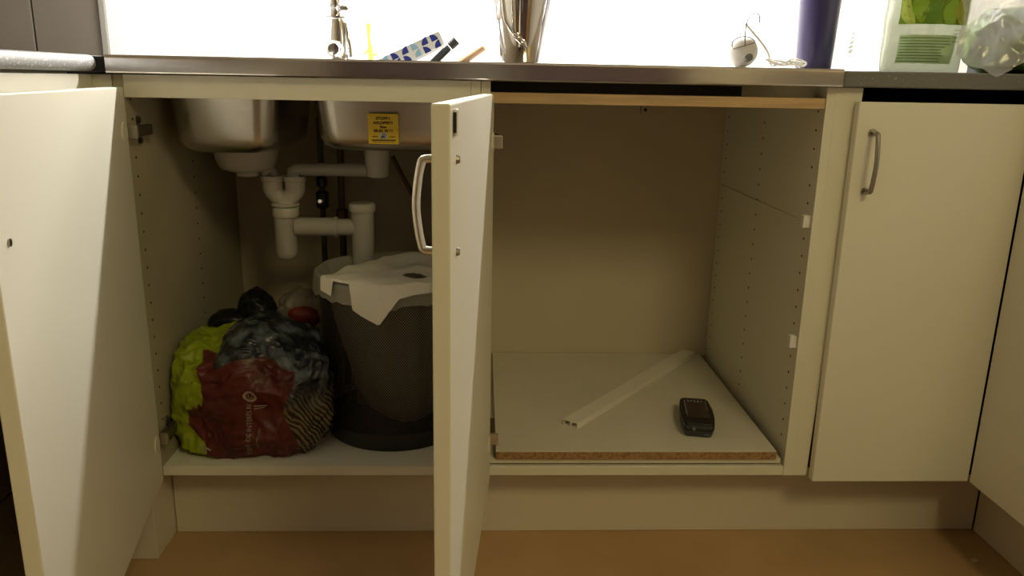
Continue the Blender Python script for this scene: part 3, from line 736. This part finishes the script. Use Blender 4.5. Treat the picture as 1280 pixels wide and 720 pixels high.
for k, (x0, x1, z1, y) in enumerate(((.440, .596, .946, .385), (.455, .607, .950, .350))):
    s_ = thing('wooden_spatula', ['pale wooden spatula lying nearer the black turner', 'brown wooden spatula nearest the steel pitcher'][k], 'kitchen tool', (x0, y, ZW), 'wooden spatulas on the steel worktop')
    b, M_ = lean(x0, .850, x1, z1, y, .020, .013, .004)
    obj('handle', b, [PINE, mat('brown_wood', (.34, .22, .12), .5)][k], s_)
    b, _ = lean(x0-.030, .8314, x0-.0012, .8492, y, .034, .006, .002); obj('blade', b, PINE, s_)
# polished pitcher
pc = thing('steel_pitcher', 'tall polished steel pitcher standing at the middle of the worktop', 'pitcher', (.67, .10, ZW))
obj('body', lathe(B(), [(.030, ZW+.0005), (.0345, ZW+.001), (.036, ZW+.004), (.040, ZW+.03), (.0475, ZW+.07), (.0565, ZW+.11), (.063, ZW+.15), (.066, ZW+.20), (.064, ZW+.2005), (.060, ZW+.15), (.044, ZW+.06), (.033, ZW+.008)], (.67, .10, 0), 64, cap=True), POLISH, pc, sm=True)
obj('lug', tube(B(), [(.6545, .061, .962), (.660, .052, .957), (.670, .054, .948), (.676, .060, .940)], [.004, .0055, .0055, .003], 12, 4), POLISH, pc, sm=True)
obj('handle', tube(B(), [(.652, .056, .965), (.640, .040, .985), (.634, .026, 1.03), (.637, .022, 1.08), (.645, .040, 1.10)], .0032, 10, 5), POLISH, pc, sm=True)
# ball
bl = thing('round_white_bauble', 'white round gadget with a grey button and cord on the steel worktop', 'gadget', (1.064, .10, ZW))
b = B(); bmesh.ops.create_uvsphere(b, u_segments=40, v_segments=24, radius=.0275); bmesh.ops.transform(b, matrix=Matrix.Translation((1.064, .10, ZW+.0285)), verts=b.verts)
obj('shell', b, mat('offwhite_plastic', (.50, .48, .46), .35), bl, sm='all')
obj('button', lathe(B(), [(.002, 0), (.0065, .0006), (.008, .003), (.008, .010)], (1.069, .0725, ZW+.0185), 24, axis='Y'), mat('grey_plastic', (.12, .12, .11), .4), bl, sm=True)
R_ = .0279; c0 = V((1.064, .10, ZW+.0285)); seam = []
for k in range(15):
    a = k/14; x = -.022+.040*a; z = .004+.012*a; seam.append(c0+V((x, -math.sqrt(max(0, R_**2-x*x-z*z)), z)))
b = tube(B(), seam, .0008, 6)
seam = []
for k in range(15):
    a = PI*1.05-PI*.9*k/14; x = .022*math.cos(a)-.001; z = .010+.0155*math.sin(a); seam.append(c0+V((x, -math.sqrt(max(1e-6, R_**2-x*x-z*z)), z)))
tube(b, seam, .0008, 6); obj('seam', b, mat('seam_dark', (.10, .08, .07), .6), bl)
tube_pts = [(1.060, .0735, .950), (1.0565, .068, .970), (1.058, .07, .985), (1.062, .075, .995), (1.072, .08, 1.005), (1.082, .08, 1.003), (1.084, .08, .990)]
obj('wire_loop', tube(B(), tube_pts, .0010, 6, 6), mat('grey_wire', (.10, .08, .08), .5), bl)
obj('stick', tube(B(), [(1.060, .085, .989), (1.090, .09, .962), (1.108, .09, .940), (1.1125, .09, .922)], .0022, 10, 4), WHITEP, bl, sm=True)
cdp = []
for k in range(46):
    a = k*.55; cdp.append((1.135+(.026+.012*math.sin(k*.7))*math.cos(a), .075+.018*math.sin(a)+.006*math.sin(k*1.9), ZW+.003+.010*abs(math.sin(k*.61))+.004*k/46))
obj('cord', tube(B(), cdp, .0019, 6, 4), WHITEP, bl, sm='all')
# dark blue tumbler
tb = thing('navy_tumbler', 'tall dark navy tapered tumbler behind the white cord', 'tumbler', (1.232, .19, ZW))
obj('body', lathe(B(), [(.027, ZW+.0005), (.031, ZW+.002), (.0325, ZW+.006), (.036, ZW+.09), (.0385, ZW+.14), (.041, ZW+.20), (.039, ZW+.2), (.030, ZW+.01)], (1.232, .19, 0), 48), mat('navy_plastic', (.035, .028, .085), .28), tb, sm=True)
# milky packet
def packet(x0, x1, y0, y1, z0, z1, seed, amp=.006, nx=50, nz=44, lean_=0):
    b = B(); fr_, bk = [], []
    for j in range(nz+1):
        r1, r2 = [], []
        for i in range(nx+1):
            s_, t_ = i/nx, j/nz; e_ = (math.sin(PI*s_)**.45)*(max(0, math.sin(PI*min(1, t_*.9+.05)))**.4)
            wx = .004*noise.noise(V((t_*5, seed, 0)))
            x = x0+(x1-x0)*s_+wx; z = z0+(z1-z0)*t_
            q = V((x*22, z*22, seed)); d_ = amp*((1-2*abs(noise.noise(q)))+.5*(1-2*abs(noise.noise(q*2.5))))
            ym = (y0+y1)/2+lean_*t_; h = (y1-y0)/2*e_
            r1.append(b.verts.new((x, ym-h-d_*e_, z))); r2.append(b.verts.new((x, ym+h+d_*e_*.5, z)) if 0 < i < nx and 0 < j < nz else r1[-1])
        fr_.append(r1); bk.append(r2)
    for j in range(nz):
        for i in range(nx):
            b.faces.new((fr_[j][i], fr_[j][i+1], fr_[j+1][i+1], fr_[j+1][i]))
            vs = []
            for v in (bk[j][i], bk[j+1][i], bk[j+1][i+1], bk[j][i+1]):
                if v not in vs: vs.append(v)
            if len(vs) >= 3:
                try: b.faces.new(vs)
                except ValueError: pass
    return b
mk = thing('milky_packet', 'pale translucent plastic packet between the navy tumbler and salad bag', 'packet', (1.31, .22, .912))
pb = packet(1.266, 1.385, .19, .27, .9122, 1.12, 4); bv2 = BVHTree.FromBMesh(pb)
obj('film', pb, film('pale_packet_film', (.93, .92, .88), .6, .4, .7), mk, sm='all')
b = B()
for k in range(5):
    zc = .948+.008*k; pts = []
    for i in range(14): pts.append((1.302+.0035*math.sin(i*1.1+k)+.0014*i*.2, 0, zc+.0005*i))
    tube(b, pts, .0005, 5)
for v in b.verts:
    h = bv2.ray_cast(V((v.co.x, -.3, v.co.z)), V((0, 1, 0)))
    v.co.y = (h[0].y if h[0] is not None else .19)-.001+v.co.y
obj('script_print', b, mat('grey_script', (.45, .45, .42), .6), mk)
# salad bag with leaf print
sg = thing('salad_bag', 'plastic salad bag printed with green leaves standing on the dark worktop', 'bag', (1.37, .05, .912))
pb = packet(1.292, 1.432, .010, .09, .9122, 1.13, 9, .004); bv3 = BVHTree.FromBMesh(pb)
obj('film', pb, film('salad_film', (.52, .55, .44), .80, .2), sg, sm='all')
def onface(b, off):
    for v in b.verts:
        h = bv3.ray_cast(V((v.co.x, -.3, v.co.z)), V((0, 1, 0)))
        v.co.y = (h[0].y if h[0] is not None else .03)-off+v.co.y
    return b
def gridp(x0, x1, z0, z1, nx=40, nz=30):
    b = B(); g = [[b.verts.new((x0+(x1-x0)*i/nx, 0, z0+(z1-z0)*j/nz)) for i in range(nx+1)] for j in range(nz+1)]
    for j in range(nz):
        for i in range(nx): b.faces.new((g[j][i], g[j][i+1], g[j+1][i+1], g[j+1][i]))
    return b
obj('leaf_print', onface(gridp(1.304, 1.420, .989, 1.10), .0010), mat('leaf_green', (.17, .31, .02), .3), sg, sm='all', label='green leaf print')
def leaf(cx_, cz, L, W, ang_, n_=16):
    b = B(); ca, sa = math.cos(ang_), math.sin(ang_); up_, dn, md_ = [], [], []
    for k in range(n_+1):
        t_ = k/n_; wd = W*math.sin(PI*t_)**.7*(1-.35*t_); bend = .12*L*math.sin(PI*t_)
        for s_, L_ in ((1, up_), (0, md_), (-1, dn)):
            lx, lz = L*(t_-.5), s_*wd+bend; L_.append(b.verts.new((cx_+lx*ca-lz*sa, 0, cz+lx*sa+lz*ca)))
    for k in range(n_):
        b.faces.new((md_[k], md_[k+1], up_[k+1], up_[k])); b.faces.new((dn[k], dn[k+1], md_[k+1], md_[k]))
    for v in b.verts:
        v.co.x = min(max(v.co.x, 1.3045), 1.4195); v.co.z = max(v.co.z, .9895)
    return b
greens = [mat('leaf_green_%s' % s_, c_, .3) for s_, c_ in (('mid', (.25, .44, .04)), ('pale', (.45, .60, .12)), ('deep', (.13, .28, .03)), ('yellow', (.38, .42, .05)))]
for k, (a_, b_, L_, W_, an, g_) in enumerate(((1.318, 1.012, .06, .010, 1.8, 1), (1.337, 1.020, .06, .014, 1.45, 0), (1.358, 1.010, .055, .016, 1.2, 2), (1.385, 1.008, .05, .017, 1.5, 0), (1.406, 1.012, .055, .012, 1.7, 3), (1.330, 1.045, .06, .018, .3, 0), (1.372, 1.040, .06, .016, -.2, 1), (1.400, 1.060, .06, .018, .4, 2), (1.345, 1.075, .07, .018, .1, 3))):
    obj('leaf', onface(leaf(a_, b_, L_, W_, an), .0014+.0003*k), greens[g_], sg)
obj('text_panel', onface(gridp(1.308, 1.402, .926, .972, 30, 20), .0010), mat('pale_green_print', (.44, .62, .36), .35), sg, sm='all', label='pale green printed text panel')
b = B()
for k in range(9):
    q = gridp(1.309, 1.375+.02*random.random(), .929+.0047*k, .9300+.0047*k, 16, 1); join(b, q)
for k in range(4):
    q = gridp(1.395, 1.412, .980-.006*k, .9808-.006*k, 8, 1); join(b, q)
tl = obj('text_lines', onface(b, .0016), mat('dark_green_ink', (.08, .17, .07), .6), sg); tl['kind'] = 'stuff'
# clear bag draped over the edge
cb = thing('clear_plastic_bag', 'crumpled clear plastic bag hanging over the dark worktop edge at right', 'bag', (1.47, .0, .912))
b = B(); nx, nz = 70, 60; g = []
for j in range(nz+1):
    row = []
    for i in range(nx+1):
        s_, t_ = i/nx, j/nz
        x = 1.395+.215*s_; z = 1.09-.195*t_
        # silhouette: lower corner hangs past the edge around x=1.46
        low = .905+ .022*abs((x-1.455)/.04)**1.1 if x < 1.50 else .932
        low = min(max(low, .9), .945); z = 1.09-(1.09-low)*t_
        q = V((x*16+z*6, z*12-x*8, 2.5)); rg = (1-2*abs(noise.noise(q)))+.35*(1-2*abs(noise.noise(q*2.3)))+.12*noise.noise(q*6)
        y = -.012-.022*s_-.018*math.sin(PI*t_)+.013*rg+.05*(1-t_)
        y = min(y, -.024) if z < .92 else y
        row.append(b.verts.new((x, y, z)))
    g.append(row)
for j in range(nz):
    for i in range(nx): b.faces.new((g[j][i], g[j][i+1], g[j+1][i+1], g[j+1][i]))
obj('film', b, film('clear_film', (.80, .81, .80), .42, .22, .4), cb, sm='all')
b = blob((1.53, .06, .965), (.075, .055, .050), 5, .012, 24, 7, .9122, .8)
obj('green_content', b, mat('green_veg', (.10, .19, .03), .5, col2=(.02, .03, .01), vscale=24), cb, sm='all')
b = box(B(), 1.62, 1.95, .06, .34, .9125, .945, .006)
tag(obj('black_tray', b, BLACK, None, at=(1.78, .2, .9125)), 'low black tray on the dark worktop right of the clear bag', 'tray')
